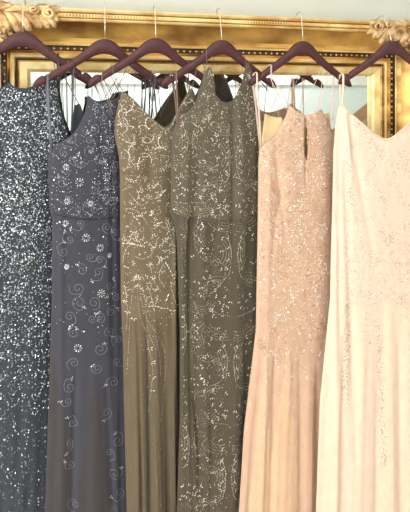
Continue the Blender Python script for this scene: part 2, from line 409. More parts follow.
class Beads(MB):
    def __init__(s, g): super().__init__(); s.g = g
    def bug(s, px, py, ang=None, l=.0028, w=.0009, mi=0, chk=True):
        if chk and not s.g.inside(px, py): return
        P, T, B, N = s.g.frame(px, py, .0013, ang); s.octa(P, T, B, N, l, w, w*1.2, mi)
    def seq(s, px, py, r=.0017, mi=0, tilt=.5, ang=None, asp=1.0):
        if not s.g.inside(px, py): return
        P, T, B, N = s.g.frame(px, py, .0016, ang)
        N = (N+T*R.gauss(0, tilt)+B*R.gauss(0, tilt)).normalized(); T = (T-N*T.dot(N)).normalized(); B = N.cross(T)
        s.add([P+T*math.cos(a)*r*asp+B*math.sin(a)*r for a in [k*math.pi/3 for k in range(6)]], [(0, 1, 2, 3, 4, 5)], mi)
    def chain(s, pts, gap=1.4, r=.0009, mi=0, thr=False, l=None):
        pts = spline([(x, y, 0) for x, y in pts], 8) if len(pts) > 2 else [Vector((*p, 0)) for p in pts]
        if thr:
            P = [s.g.pos(p.x, p.y, .0012+s.g.lift(p.y)) for p in pts if s.g.inside(p.x, p.y, .5)]
            if len(P) > 2: s.tube(P, r, 4, mi)
            return
        acc = 0
        for i in range(1, len(pts)):
            d = pts[i]-pts[i-1]; L = d.length
            if L < 1e-6: continue
            while acc < L:
                q = pts[i-1]+d*(acc/L)
                k = R.random(); rr = r*R.uniform(.7, 1.25)
                if k > .14: s.bug(q.x+R.gauss(0, .12), q.y+R.gauss(0, .12), math.atan2(d.y, d.x)+R.gauss(0, .15), l if l else rr*1.3, rr, mi if k > .3 else 1)
                acc += gap
            acc -= L
    def spiral(s, cx, cy, q, turns=1.4, a0=0, dr=1, **kw):
        n = 12; s.chain([(cx+math.cos(a0+dr*turns*2*math.pi*k/n)*q*(1-.82*k/n), cy+math.sin(a0+dr*turns*2*math.pi*k/n)*q*(1-.82*k/n)) for k in range(n+1)], **kw)
    def arc(s, cx, cy, q, a0, a1, ry=1, **kw):
        a0, a1 = math.radians(a0), math.radians(a1)
        s.chain([(cx+math.cos(a0+(a1-a0)*k/6)*q, cy+math.sin(a0+(a1-a0)*k/6)*q*ry) for k in range(7)], **kw)
    def leaf(s, px, py, ang, l=.0045, w=.0019, mi=0):
        if s.g.inside(px, py): P, T, B, N = s.g.frame(px, py, .0016, ang); s.octa(P, T, B, N, l, w, w*.7, mi)
    def sprig(s, px, py, ang, n=2, mi=0, l=.0042, w=.0017):
        for k in range(n):
            a = ang+(k-(n-1)/2)*1.25; q = l/.0045*2.0; s.leaf(px+math.cos(a)*q, py+math.sin(a)*q, a, l, w*.85, mi)
    def flower(s, cx, cy, r, mi=0, n=9, l=.004):
        for k in range(n):
            a = 2*math.pi*k/n; s.leaf(cx+math.cos(a)*r, cy+math.sin(a)*r, a, l, .0015, mi)
            s.bug(cx+math.cos(a+.3)*r*.55, cy+math.sin(a+.3)*r*.55, None, .0014, .0011, mi)
GROUP = 'beaded evening gowns hanging on the mirror frame'
def gown(k, label):
    p = gp(k, HPX[k], BOT); return empty('evening_gown', label, 'gown', (p.x, p.y, p.z), GROUP)

def arm(k, px):                             # distance along the hanger, heights of the arm's top and bottom there
    h = hangers[k].location; t = Vector((math.cos(THS[k]), math.sin(THS[k]), 0))
    x = (gp(k, px, 75)-h).dot(t); x = max(-.196, min(.196, x))
    return Vector((h.x, h.y, 0))+t*x, h.z+interp(HTOP, abs(x)), h.z+interp(HBOT, abs(x))
def strap(k, root, mat, A, B, w=.0016, oA=.0085, oB=.004, back=None, ribbon=False, name='strap'):
    """over the hanger arm at the column of A, down the front to pixel B, down behind to pixel `back`"""
    c, zt, zb = arm(k, A[0]); n = NRMS[k]; q = .0066+.0012+(w*.45 if ribbon else w)
    up = Vector((0, 0, 1)); bF = gp(k, B[0], B[1], oB)
    f1 = c+n*q+up*(zb-.002); f2 = c+n*q+up*(zt+.0008+w*.6); b2 = c-n*q+up*(zt+.0008+w*.6); b1 = c-n*q+up*(zb-.002)
    cr = (w*1.25 if ribbon else w*1.4)+.0012
    pts = [bF]+([(bF*2+f1)/3, (bF+f1*2)/3] if bF.z < f1.z else [])+[f1, (f1+f2)/2, f2, c+n*q*.6+up*(zt+cr+.001), c+up*(zt+cr+.0016), c-n*q*.6+up*(zt+cr+.001), b2, b1]
    if back: e = gp(k, B[0]+1.5, B[1]+9, -.007); pts += [(b1*2+e)/3, (b1+e*2)/3, e]
    b = MB(); b.tube(pts, w, 6, 0, .35 if ribbon else .8, up=n)
    return b.build(name, mat, root)
def line(k, root, mat, A, B, w=.0008, oA=-.004, oB=-.004, sag=0, name='strap', snap=True):
    a, c = gp(k, *A, oA), gp(k, *B, oB)
    if snap: q, zt, zb = arm(k, A[0]); a = Vector((q.x, q.y, zb-.0012))
    m = (a+c)/2-Vector((0, 0, sag))
    b = MB(); b.tube(spline([a, m, c], 6), w, 6, 0, .8); return b.build(name, mat, root)

silver = plain('silver sequins', (.84, .9, .96), .3, .7)
pewter = plain('pewter sequins', (.30, .37, .46), .3, .7)
jet = plain('dark glass beads', (.06, .07, .09), .2, .3)
pearl = plain('pale silver beads', (.93, .92, .88), .28, .2)
champ = plain('champagne beads', (.86, .80, .66), .28, .25)
dthread = plain('lilac grey embroidery thread', srgb(140, 142, 154), .6)
othread = plain('pale olive embroidery thread', srgb(176, 166, 142), .6)
oth_dark = plain('dark olive beads', srgb(70, 60, 44), .35, .2)
rose = plain('rose gold beads', srgb(246, 214, 190), .25, .45)
rosedk = plain('rose brown embroidery thread', srgb(186, 136, 108), .6)
crm = plain('pale crystal beads', srgb(238, 232, 220), .22, .5)
crmdk = plain('grey gold beads', srgb(170, 150, 120), .35, .35)

def lining(k, root, mat, Lf, Rt, name='lining'):
    V = []; Fc = []; n = 10
    for i in range(n+1):
        for j in range(n+1):
            u, v = i/n, j/n; a = (Lf[0][0]+(Lf[1][0]-Lf[0][0])*v, Lf[0][1]+(Lf[1][1]-Lf[0][1])*v); c = (Rt[0][0]+(Rt[1][0]-Rt[0][0])*v, Rt[0][1]+(Rt[1][1]-Rt[0][1])*v)
            V.append(gp(k, a[0]+(c[0]-a[0])*u, a[1]+(c[1]-a[1])*u+1.2*math.sin(math.pi*u)*(1-v), -.009-.004*math.sin(math.pi*u)))
            if i < n and j < n: q = i*(n+1)+j; Fc.append((q, q+n+1, q+n+2, q+1))
    return local(meshobj(name, V, Fc, mat, root, None, True, .0012), root)
# ---- gown 1: slate, covered in silver sequins
c1 = cloth('slate net', srgb(56, 63, 72)); c1b = cloth('dark slate lining', srgb(44, 48, 56)); s_dark = plain('dark grey satin strap', srgb(60, 62, 72), .45)
g = Garment(0, [(78, -32), (100, -36), (160, -30), (300, -34), (640, -60)], [(78, 57), (100, 59), (120, 63), (134, 69), (150, 66), (170, 58), (200, 56), (300, 57), (400, 55), (512, 53), (640, 56)],
    [(-40, 82), (-20, 84), (-6, 92), (4, 86), (8, 82), (12, 86), (18, 88), (26, 88.5), (34, 86), (42, 82), (50, 79), (58, 79), (75, 79)], .020, .014,
    ridges=[(10, 300, 14, 640, 6, 9, .002, .008), (-6, 380, 4, 640, 4, 6, -.001, -.010), (30, 200, 32, 640, 7, 9, .002, .006), (22, 90, 22, 260, 9, 10, .004, .001)], pleat=(360, 26, .003, 1))
r = gown(0, 'slate blue gown covered all over in silver sequins, at the far left')
seam = 205
g.sheet('bodice', c1, r, None, seam); g.sheet('skirt', c1, r, seam-1, BOT); g.sheet('back_panel', c1b, r, None, BOT, 30, 8, back=True)
b = Beads(g)
n = 0
for i in range(24000):
    py = 80+560*R.random(); dens = 1.0 if py < 210 else max(.17, 1-(py-210)/290)
    if R.random() > dens: continue
    px = R.uniform(-34, 72)
    if py > 280 and R.random() < .45: px = round(px/3.4)*3.4+R.gauss(0, .35)
    if math.sin(px*.33+math.sin(py*.07)*2.1)*math.sin(py*.16+px*.11) > .62 and R.random() < .6: continue
    mi = 0 if R.random() < (.50 if py < 230 else .42) else (1 if R.random() < .75 else 2)
    if R.random() < .6: b.seq(px, py, R.uniform(.0012, .0021), mi, .33, None, R.uniform(1, 1.5))
    else: b.bug(px, py, R.gauss(math.pi/2, .6), R.uniform(.0018, .0036), .0010, mi)
o = b.build('sequin_beading', [silver, pewter, jet], r, smooth=False); o['kind'] = 'stuff'
strap(0, r, s_dark, (-1, 68), (8, 83), .0009, back=(6, 95)); strap(0, r, s_dark, (58, 79), (57, 84), .0018, back=(64, 128))
for a, c in (((54, 84), (63, 122)), ((60, 82), (64, 124)), ((66, 83), (68, 132))): line(0, r, s_dark, a, c, .0009, -.006, -.010)
line(0, r, s_dark, (58, 82), (82, 108), .0008, -.01, -.01)

s2a = plain('grey satin ribbon', srgb(112, 112, 122), .4)
strap(0, r, s2a, (73, 82), (71.5, 132), .0026, ribbon=True, oB=-.002, back=(74, 130)); line(0, r, s2a, (75.5, 86), (75, 126), .0010, -.008, -.004)
# ---- gown 2: slate violet with scroll embroidery, blouson top
c2 = cloth('slate violet net', srgb(64, 66, 77)); c2g = cloth('smoky chiffon insert', srgb(65, 62, 66)); dk = plain('charcoal ribbon strap', srgb(66, 66, 80), .45); s2 = plain('silver grey satin strap', srgb(104, 104, 116), .4)
g = Garment(1, [(96, 87), (104, 87), (113, 85), (122, 81), (131, 76), (137, 70), (142, 62), (147, 54), (152, 49), (165, 48), (210, 50), (214, 51), (218, 52.5), (300, 52), (400, 49), (512, 45), (640, 38)],
    [(96, 128), (120, 124), (150, 124), (200, 126), (300, 128), (420, 131), (512, 134), (640, 140)],
    [(48, 150), (86, 97), (88, 96), (92, 100), (98, 102), (106, 101), (114, 98), (120, 92), (128, 90), (140, 90)], .021, .013,
    ridges=[(78, 200, 79, 220, 10, 10, .003, .003), (93, 366, 92, 640, 3, 20, .002, .012), (74, 370, 66, 640, 3, 4, -.004, -.012), (104, 375, 118, 640, 3, 4, -.003, -.011),
            (110, 160, 112, 350, 3, 4, -.004, -.006), (62, 400, 56, 640, 4, 6, .003, .009), (118, 150, 120, 640, 3, 4, -.003, -.004), (100, 110, 101, 213, 4, 5, -.003, -.002), (60, 210, 60, 400, 3, 3, .003, .002)], pleat=(420, 18, .0018, 2), sm=0)
r = gown(1, 'slate violet gown with scrolling embroidery and a seam across the waist, second from the left')
hem = lambda u: 212+4.5*math.sin(u*math.pi*.9)**.7
god = lambda px, py: 1 if py > 366 and abs(px-(92+(py-366)*-.005)) < (py-366)*.13 else (1 if py > 330 and px < 50+(py-330)*.13 and px < 66 else 0)
g.sheet('bodice', c2, r, None, hem, 70, 3, ex=.004); g.lift = lambda y: .004 if y < 214 else 0; g.sheet('skirt', [c2, c2g], r, 204, BOT, 90, 3, mfn=god)
g.sheet('back_panel', c1b, r, None, BOT, 30, 8, back=True, top=[(48, 150), (70, 136), (74, 118), (79, 103), (90, 108), (124, 108), (140, 92)])
lining(1, r, c1b, [(75.5, 106), (71, 142)], [(81, 104), (90, 130)])
hb = Beads(g); hb.chain([(50.5, 212.5), (60, 215), (76, 217.5), (100, 217.8), (123, 215)], thr=True, r=.0011); hb.build('waist_seam', s_dark, r)
b = Beads(g); T = dict(thr=True, r=.00062, mi=0)
RR = random.Random(5)
spr = [(62,152,4,0),(72,160,5,1),(64,171,4,0),(88,150,4,1),(80,163,3.5,0),(92,188,4,1),(67,198,4,0),(60,182,5,1),(99,160,4,0),(106,150,4,1),(112,168,4,0),(84,203,3.5,1),(75,208,3,0),(112,200,4,1),(92,208,4,0),(104,196,5,1),(110,186,4,0),(68,140,3,1),(92,128,5,0),(101,118,4,1),(94,108,4,0),(110,112,4,1),(116,130,4,0),(108,138,4,1),(87,140,4,0),
       (78,222,4,0),(105,226,5,1),(68,238,4,0),(88,255,4,1),(98,258,4,0),(114,232,4,1),(62,250,5,0),(80,268,5,1),(96,270,5,0),(76,286,6,0),(108,284,4,1),(77,300,7,1),(92,300,6,0),(114,296,4,1),(68,314,5,0),(98,316,5,1),(110,310,5,0),(90,316,4,1),
       (72,330,5,0),(98,346,6,1),(106,330,5,0),(72,360,5,1),(95,365,5,0),(117,338,4,1),(68,384,6,0),(116,360,4,1),(66,398,4,0),(112,380,5,1),(105,410,5,0),(71,420,5,1),(68,440,4,0),(116,438,6,1),(108,450,4,0),(113,470,6,1),(70,462,4,0),(118,490,5,0),(112,508,5,1),(73,500,4,1),(113,530,5,0),(114,560,5,1)]
for (x, y, q, d) in spr:
    a0 = RR.uniform(0, 6.28); dr = 1 if d else -1
    b.spiral(x, y, q*1.0, 1.35, a0, dr, **T)
    x1, y1 = x+math.cos(a0)*q, y+math.sin(a0)*q; ta = a0-dr*math.pi/2; L = RR.uniform(7, 13)
    b.chain([(x1, y1), (x1+math.cos(ta)*L*.5, y1+math.sin(ta)*L*.5), (x1+math.cos(ta-dr*.6)*L, y1+math.sin(ta-dr*.6)*L)], **T)
    if RR.random() < .75: b.sprig(x1+math.cos(ta-dr*.6)*L, y1+math.sin(ta-dr*.6)*L, RR.uniform(0, 6.28), 3, 1, .0036, .0014)
    if y < 210:
        for _ in range(4): b.seq(x+RR.gauss(0, 4), y+RR.gauss(0, 4), .0011, 1)
for i in range(900):
    px = R.uniform(50, 128); py = R.uniform(96, 215) if i < 760 else R.uniform(215, 330)
    b.seq(px, py, R.uniform(.0008, .0016), R.choice((1, 1, 2)), .4)
for i in range(420): px = R.gauss(106, 6); py = R.uniform(98, 212); b.bug(px, py, None, .0022, .0009, R.choice((1, 2, 2)))
o = b.build('scroll_embroidery', [dthread, silver, jet], r, smooth=False); o['kind'] = 'stuff'
for (x, y, q) in ((77, 181, 4.2), (105, 176, 4.2), (84, 236, 4), (98, 246, 3.6), (99, 291, 4), (76, 345, 4), (65, 200, 3), (88, 202, 2.6), (64, 166, 3), (65, 265, 2.4), (108, 254, 2.4), (64, 222, 3)):
    b = Beads(g); b.flower(x, y, q*.85, 0, 9, .0030)
    for _ in range(8): b.seq(x+R.gauss(0, q*.5), y+R.gauss(0, q*.5), .0014, 1 if y > 320 else R.choice((0, 1)))
    b.build('beaded_flower', [silver, jet], r, smooth=False)
strap(1, r, s2, (47, 74), (51, 150), .0034, ribbon=True, back=(74, 120), oB=.005); strap(1, r, dk, (150, 92), (149, 117), .0019, ribbon=True, oB=-.002, back=(146, 112)); strap(1, r, s2, (154, 92), (151, 118), .0019, ribbon=True, oB=-.002, back=(150, 112)); line(1, r, dk, (158, 94), (162, 120), .0012, -.008, -.004)
rosy = plain('dusty pink grey strap', srgb(150, 134, 128), .5)
strap(1, r, s2, (128, 82), (108, 101), .0009, back=(112, 110)); line(1, r, s_dark, (136, 86), (134, 100))

# ---- gown 3: olive brown, sweetheart, pleated chiffon skirt
c3 = cloth('olive brown net', srgb(112, 100, 80)); c3g = cloth('olive brown chiffon', srgb(104, 92, 73)); s3 = plain('olive brown satin strap', srgb(120, 106, 88), .5); c3b = cloth('dark olive lining', srgb(96, 88, 72))
g = Garment(2, [(90, 122), (96, 121), (105, 118), (118, 115.5), (132, 114.5), (142, 116), (155, 119), (172, 120), (300, 121), (340, 123), (400, 124), (512, 127), (640, 124)],
    [(88, 192), (98, 196), (108, 199), (120, 200), (140, 196), (172, 188), (300, 186), (400, 190), (512, 194), (640, 200)],
    [(112, 96), (122, 92), (125, 93), (135, 103), (145, 114), (153, 121), (161, 127), (166, 126), (172, 115), (180, 101), (186, 92), (190, 88), (194, 90), (205, 96)], .021, .014,
    ridges=[(126, 112, 132, 160, 6, 8, .002, .005), (168, 120, 172, 165, 6, 8, .002, .004), (150, 130, 148, 180, 4, 5, -.003, -.002),
            (128, 200, 130, 640, 3, 5, -.001, -.004), (152, 320, 154, 640, 3, 7, .002, .010), (145, 330, 147, 640, 2.5, 3, -.004, -.010), (163, 340, 167, 640, 2.5, 3, -.003, -.010),
            (134, 340, 133, 640, 4, 5, .003, .008), (176, 215, 178, 640, 2.5, 3.5, -.005, -.009), (172, 230, 171, 640, 2.2, 3, .004, .006)], pleat=(300, 12, .0032, 3), sm=0)
r = gown(2, 'olive brown gown with a beaded V neckline and plain pleated chiffon skirt')
g.sheet('bodice', c3, r, None, 173, 80, 2.5, ex=0); g.sheet('skirt', [c3, c3g], r, 171, BOT, 100, 3, mfn=lambda x, y: 1 if y > 312+6*math.sin(x*.3) else 0)
g.sheet('back_panel', c3b, r, None, BOT, 30, 8, back=True, top=[(110, 130), (125, 124), (160, 132), (190, 110), (205, 110)])
wb = Beads(g); wb.chain([(120, 173.5), (135, 174.5), (152, 175), (172, 174)], thr=True, r=.0009); wb.build('waist_seam', c3b, r)
b = Beads(g)
hd = Beads(g); hd.chain([(123, 93.5), (128, 97), (137, 106), (147, 117.5), (154, 123.5), (161, 129), (166, 128), (173, 116), (181, 102), (187, 94)], gap=1.6, r=.0010, l=.0020)
o = hd.build('beaded_neckline', pearl, r, smooth=False); o['kind'] = 'stuff'
for i in range(90):
    x, y = R.uniform(116, 190), R.uniform(98, 172); a = R.uniform(0, 6.28); cur = R.choice((-1, 1))*R.uniform(.12, .3); L = R.randint(3, 7)
    big = R.random() < .35
    for q in range(L):
        b.bug(x, y, a, .0048 if big else .0018, .0016 if big else .0012, 0 if R.random() < .8 else 1); x += math.cos(a)*(2.6 if big else 1.5); y += math.sin(a)*(2.6 if big else 1.5); a += cur*(1.5 if big else 1)
for i in range(1000): b.seq(R.uniform(115, 192), R.uniform(96, 172), R.uniform(.0009, .0016), R.choice((0, 1, 2)), .4)
ch = [[(123,216),(125,208),(133,209),(140,215),(144,222)], [(122,262),(124,250),(130,243),(136,246)], [(133,255),(140,257),(148,253),(151,246)], [(163,220),(168,236),(172,251)], [(166,222),(173,240),(174,258)],
      [(147,261),(150,276),(156,287)], [(126,282),(132,278),(137,277)], [(137,277),(139,300),(146,320),(153,330),(162,348),(163,376),(158,419)], [(135,282),(136,305),(140,322),(144,330),(147,348),(149,365),(148,390),(147,412)],
      [(132,284),(129,305),(128,330),(126,373)], [(140,275),(147,290),(152,310)], [(141,288),(144,300),(151,302),(155,296)], [(124,290),(126,310),(125,330)], [(160,262),(156,275),(162,285)], [(168,280),(170,294),(174,306)],
      [(122,190),(130,186),(136,192),(134,200)], [(150,180),(158,186),(156,196),(148,198)], [(165,178),(172,188),(168,200)], [(126,225),(122,236),(122,246)], [(150,228),(156,224),(163,226),(166,216)], [(130,196),(138,204),(146,200)], [(142,300),(146,330),(152,345)], [(139,286),(150,325),(156,350),(158,372)]]
for c in ch: b.chain(c, gap=1.6 if c[-1][1] < 322 else 2.1, r=.0013 if c[-1][1] < 322 else .0011, mi=0)
for (x, y, q) in ((153, 210, 5), (138, 228, 4.5), (151, 240, 4), (168, 194, 4), (131, 200, 4), (160, 270, 4), (174, 226, 4)): b.spiral(x, y, q, 1.1, R.uniform(0, 6), 1, gap=1.5, r=.0009)
for (x0, y0, x1, y1) in ((121,243,140,245), (162,260,170,275), (145,304,160,306), (160,306,169,309), (169,309,179,304), (131,215,138,224), (157,196,163,189), (122,266,128,268), (150,225,160,221), (163,300,166,292)):
    L = math.hypot(x1-x0, y1-y0); n = max(2, int(L/3)); a = math.atan2(y1-y0, x1-x0)
    for q in range(n): b.bug(x0+(x1-x0)*(q+.5)/n, y0+(y1-y0)*(q+.5)/n+(-1.5*math.sin(math.pi*(q+.5)/n)), a, .0056, .0018, 0)
for i in range(120):
    x, y = R.uniform(121, 186), R.uniform(176, 300); b.sprig(x, y, R.uniform(0, 6.28), R.choice((2, 3)), 0 if R.random() < .75 else 1, .0038, .0014)
for (x, y) in ((130,236),(131,230),(129,241),(126,310),(132,316),(150,275),(158,242),(162,248),(156,254),(164,236),(146,262),(152,286),(147,345),(149,358),(149,372),(148,385)): b.sprig(x, y, 1.6+R.gauss(0, .5), 3, 0, .0042, .0015)
for i in range(650): b.seq(R.uniform(121, 188), 174+R.random()**1.4*150, R.uniform(.0009, .0015), R.choice((0, 1, 2)), .4)
for i in range(60): b.seq(R.gauss(148, 10), R.uniform(320, 520), .0010, 0, .4)
o = b.build('bead_embroidery', [pearl, champ, oth_dark], r, smooth=False); o['kind'] = 'stuff'
strap(2, r, s3, (112, 66), (123.5, 93), .0013, back=(128, 126)); strap(2, r, rosy, (101, 73), (112, 104), .0012, oA=.008, oB=-.006, back=(118, 120)); line(2, r, rosy, (101, 76), (108, 101), .0010, .008, -.004)
line(2, r, rosy, (85.5, 88), (91, 99), .0011); line(2, r, s_dark, (89, 87), (93, 97), .0008); line(2, r, s3, (133, 84), (112, 100), .0011, -.01, -.008)
for a, c in (((183, 85), (163, 113)),): line(2, r, dk, a, c, .0009, -.006, -.008)
strap(2, r, s3, (187, 84), (189, 91), .0016, back=(184, 112))

# ---- gown 4: dark olive, loose overlay top with curved arc beading
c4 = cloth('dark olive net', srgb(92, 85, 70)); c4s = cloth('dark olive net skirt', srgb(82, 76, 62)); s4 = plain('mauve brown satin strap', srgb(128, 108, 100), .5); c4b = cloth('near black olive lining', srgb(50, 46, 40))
g = Garment(3, [(66, 203.5), (78, 201), (90, 198.5), (102, 196), (110, 190), (118, 181), (124, 176), (132, 173), (150, 171.5), (200, 171), (213, 170.5), (222, 174), (240, 177), (330, 180), (420, 180), (512, 177), (640, 170)],
    [(62, 245), (72, 248.5), (84, 252), (96, 255.5), (110, 257), (140, 258), (215, 259), (300, 262), (400, 258), (512, 250), (640, 244)],
    [(170, 126), (203, 69), (205, 66), (207, 72), (209, 84), (212, 95), (217, 101), (222, 102.5), (228, 101), (232, 95), (235, 84), (238.5, 70), (241, 64), (244, 62), (247, 66), (252, 78), (262, 90)], .022, .015,
    ridges=[(229, 104, 229, 216, 3, 3, -.005, -.006), (235, 104, 236, 216, 3, 4, .003, .003), (196, 130, 193, 214, 3, 4, -.003, -.005), (184, 130, 182, 214, 4, 4, .003, .004), (244, 110, 248, 216, 4, 5, -.002, -.004),
            (187, 218, 189, 400, 3, 3, -.009, -.008), (192, 380, 214, 640, 3, 4, -.006, -.010), (198, 218, 205, 640, 5, 6, .004, .005), (181, 218, 186, 640, 2.5, 3, .004, .004), (214, 218, 204, 300, 3, 3, -.004, -.002), (232, 230, 229, 640, 6, 8, .003, .003), (183.5, 218, 184, 640, 1.6, 2, -.004, -.005), (192.5, 222, 196, 470, 1.8, 2, -.004, -.006), (205, 400, 211, 640, 2, 2.5, -.004, -.006),
            (245, 220, 240, 640, 4, 5, -.003, -.006)], pleat=(430, 20, .002, 4), sm=0)
g.fwd = lambda y: .0125*max(0, min(1, (92-y)/9))
r = gown(3, 'dark olive gown with a loose sheer overlay top beaded in arcs and leaves')
hem4 = lambda u: 211.5+8.5*math.sin(math.pi*min(1, u*1.02))**.8-1.5*u
g.sheet('skirt', c4s, r, 205, BOT, 90, 3)
ov = g.sheet('overlay_top', c4, r, None, hem4, 90, 2.5, ex=.0045)
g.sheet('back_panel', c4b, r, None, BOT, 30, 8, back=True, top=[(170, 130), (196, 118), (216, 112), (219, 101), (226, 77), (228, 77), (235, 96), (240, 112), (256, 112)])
hb = Beads(g); hb.chain([(172, 210.5), (185, 214.5), (203, 218), (222, 218.5), (240, 215.5), (256, 209.5)], thr=True, r=.0008); hb.build('overlay_hem', s3, r)
nb = Beads(g); nb.chain([(208, 82), (211.5, 95), (217, 102.6), (222, 104), (228, 102.6), (232.5, 96.5), (236, 84)], thr=True, r=.0013); nb.build('neck_binding', s3, r)
b = Beads(g); g.lift = lambda y: .0045 if y < 217 else 0
def motif(cx, cy, sc=1.0):
    T = dict(gap=1.3, r=.0010, mi=1, l=.0023)
    for q in range(4):
        b.arc(cx+20*sc, cy, (9+2.8*q)*sc, 128, 232, 1.25, **T); b.arc(cx-20*sc, cy, (9+2.8*q)*sc, -52, 52, 1.25, **T)
        b.arc(cx-8*sc, cy-46*sc, (15+3*q)*sc, 75, 145, 1, **T); b.arc(cx+8*sc, cy-46*sc, (15+3*q)*sc, 35, 105, 1, **T)
    for q in range(3):
        b.arc(cx-16*sc, cy+44*sc, (13+3.2*q)*sc, 200, 285, 1, **T); b.arc(cx+16*sc, cy+44*sc, (13+3.2*q)*sc, -105, -20, 1, **T)
    D = dict(gap=1.8, r=.0011, mi=0)
    for s in (-1, 1):
        b.chain([(cx+s*4, cy-30), (cx+s*7, cy-20), (cx+s*4, cy-8), (cx+s*3, cy+5), (cx+s*6, cy+22), (cx+s*16, cy+28), (cx+s*27, cy+24)], **D)
        b.chain([(cx+s*20, cy+52), (cx+s*30, cy+46), (cx+s*30, cy+32), (cx+s*22, cy+28), (cx+s*13, cy+34)], **D)
        b.chain([(cx+s*3, cy+62), (cx+s*16, cy+60), (cx+s*27, cy+50)], **D)
        b.spiral(cx+s*24, cy+38, 4, 1.2, 1, s, gap=1.6, r=.0008, mi=1); b.spiral(cx+s*9, cy+36, 3.2, 1.2, 2, -s, gap=1.6, r=.0008, mi=1)
        for (dx, dy, a) in ((5, -14, -.8), (5, -4, -.9), (5, 8, -.8), (6, 14, .6), (17, -22, -.3), (20, -18, .6), (26, -6, 1.2), (27, 4, .4), (8, 44, -.6), (13, 48, .5), (6, 52, 1.0), (10, 56, .2), (16, 43, -.2), (4, 47, 1.5), (30, -28, .4), (27, 16, 1.2), (20, 56, -.2)):
            b.sprig(cx+s*dx, cy+dy, a if s > 0 else math.pi-a, 2, 0, R.uniform(.0036, .0048), .0017)
g2 = g
for cx, cy in ((229, 156), (230, 251), (226, 358), (224, 470), (222, 575)): motif(cx, cy, .95)
motif(190, 232, .8); motif(188, 330, .85); motif(190, 440, .85)
motif(186, 140, .8); 
for i in range(80): b.sprig(R.uniform(172, 257), R.uniform(75, 216), R.uniform(0, 6.28), 2, 0, R.uniform(.0026, .0040), .0013)
for i in range(260): x = R.choice((R.gauss(204, 4), R.gauss(245, 4))); b.bug(x, R.uniform(70, 125), None, R.uniform(.0013, .0032), .0011, R.choice((0, 1)))
for i in range(1300): b.seq(R.uniform(172, 258), 100+R.random()*116, R.uniform(.0009, .0015), R.choice((0, 1, 2)), .4)
for i in range(1300): b.seq(R.uniform(176, 260), 218+R.random()*400, R.uniform(.0009, .0015), R.choice((0, 1, 2)), .4)
for i in range(46): b.sprig(R.uniform(178, 256), R.uniform(222, 560), R.uniform(0, 6.28), 2, 0, .0040, .0015)
for i in range(18): b.spiral(R.uniform(182, 246), R.uniform(400, 600), R.uniform(3, 6), 1.2, R.uniform(0, 6), 1, gap=1.6, r=.0008, mi=1)
o = b.build('arc_and_leaf_beading', [pearl, othread, oth_dark], r, smooth=False); o['kind'] = 'stuff'
strap(3, r, s4, (175, 79), (178, 123), .0026, ribbon=True, back=(186, 116)); strap(3, r, s4, (205, 60), (205, 69), .0012, back=(208, 104)); strap(3, r, s4, (243.5, 54), (243.5, 65), .0012, back=(240, 110))
for a, c in (((252, 62), (250, 80)), ((248, 60), (247, 72)), ((259, 86), (259, 110)), ((267, 82), (265, 118)), ((248, 89), (262, 122)), ((197, 80), (192, 94)), ((247, 86), (258, 118)), ((214, 62), (212, 74))): line(3, r, s_dark if a[0] > 255 else s4, a, c, .0009, -.008, -.008)
line(3, r, s_dark, (257, 86), (270, 91), .0013, -.009, -.009)
for (cx, cy, q) in ((217, 70, 5.5), (207, 76, 5)):
    bb = MB(); bb.tube([gp(3, cx+math.cos(a)*q, cy+math.sin(a)*q*.9, -.004) for a in [k*math.pi/10-.2 for k in range(13)]], .0005, 5); bb.build('hanging_loop', s_dark, r)

# ---- gown 5: blush, keyhole neckline
c5 = cloth('blush net', srgb(210, 176, 152)); c5g = cloth('peach tulle', srgb(224, 188, 158), sheen=.4); c5b = cloth('champagne satin lining', srgb(226, 204, 160)); s5 = plain('blush satin strap', srgb(228, 206, 194), .45)
g = Garment(4, [(103, 289), (108, 288), (114, 286.5), (122, 283), (130, 279), (137, 274), (142, 266), (146, 261), (152, 259), (165, 258.5), (215, 258), (330, 256), (380, 250), (430, 244), (512, 239), (640, 226)],
    [(106, 319), (114, 323), (124, 329), (138, 334), (152, 338), (180, 344), (300, 345), (400, 349), (512, 352), (640, 362)],
    [(258, 150), (286, 107), (289, 105.5), (292, 110), (297, 113.5), (302, 115), (308, 114), (314, 111), (318, 109), (321, 110), (340, 118)], .022, .015,
    ridges=[(302, 118, 301.5, 166, 1.5, 1.0, -.010, -.004), (276, 200, 271, 245, 3, 3, -.004, -.001), (273, 150, 282, 236, 3, 3, -.006, -.001), (266, 160, 264, 350, 3, 4, .004, .002), (286, 170, 290, 200, 8, 8, .004, .001), (318, 165, 322, 200, 8, 8, .004, .001),
            (331, 175, 330, 330, 3, 3, -.004, -.004), (262, 360, 254, 640, 2.5, 5, .003, .010), (272, 350, 264, 640, 2, 3, -.003, -.009), (284, 350, 280, 640, 4, 8, .003, .010), (296, 355, 298, 640, 2.5, 3, -.003, -.009),
            (304, 360, 306, 640, 4, 5, .002, .007), (313, 370, 318, 640, 2.2, 3, -.003, -.008), (324, 350, 334, 640, 4, 8, .003, .008)], pleat=(330, 15, .0017, 5), sm=0)
r = gown(4, 'blush pink glittering gown with a keyhole neckline and flared peach tulle skirt')
def m5(px, py):
    for c, y0, k in ((262, 350, .07), (283, 340, .10), (322, 335, .12), (305, 420, .05)):
        if py > y0 and abs(px-c-(py-y0)*(-.03 if c < 290 else .04)) < (py-y0)*k: return 1
    return 1 if py > 520 else 0
g.sheet('bodice', c5, r, None, 211, 150, 2.0, ex=0, hole=lambda x, y: 117 < y < 162 and abs(x-302.1) < 1.5*math.sin((y-117)/45*math.pi)**.6*(1.25-(y-117)/60)); g.sheet('skirt', [c5, c5g], r, 209, BOT, 100, 3, mfn=m5)
g.sheet('back_panel', c5b, r, None, BOT, 40, 8, back=True, top=[(258, 160), (266, 113), (268, 113), (283, 117), (300, 128), (318, 126), (326, 113), (331, 113), (345, 125)])
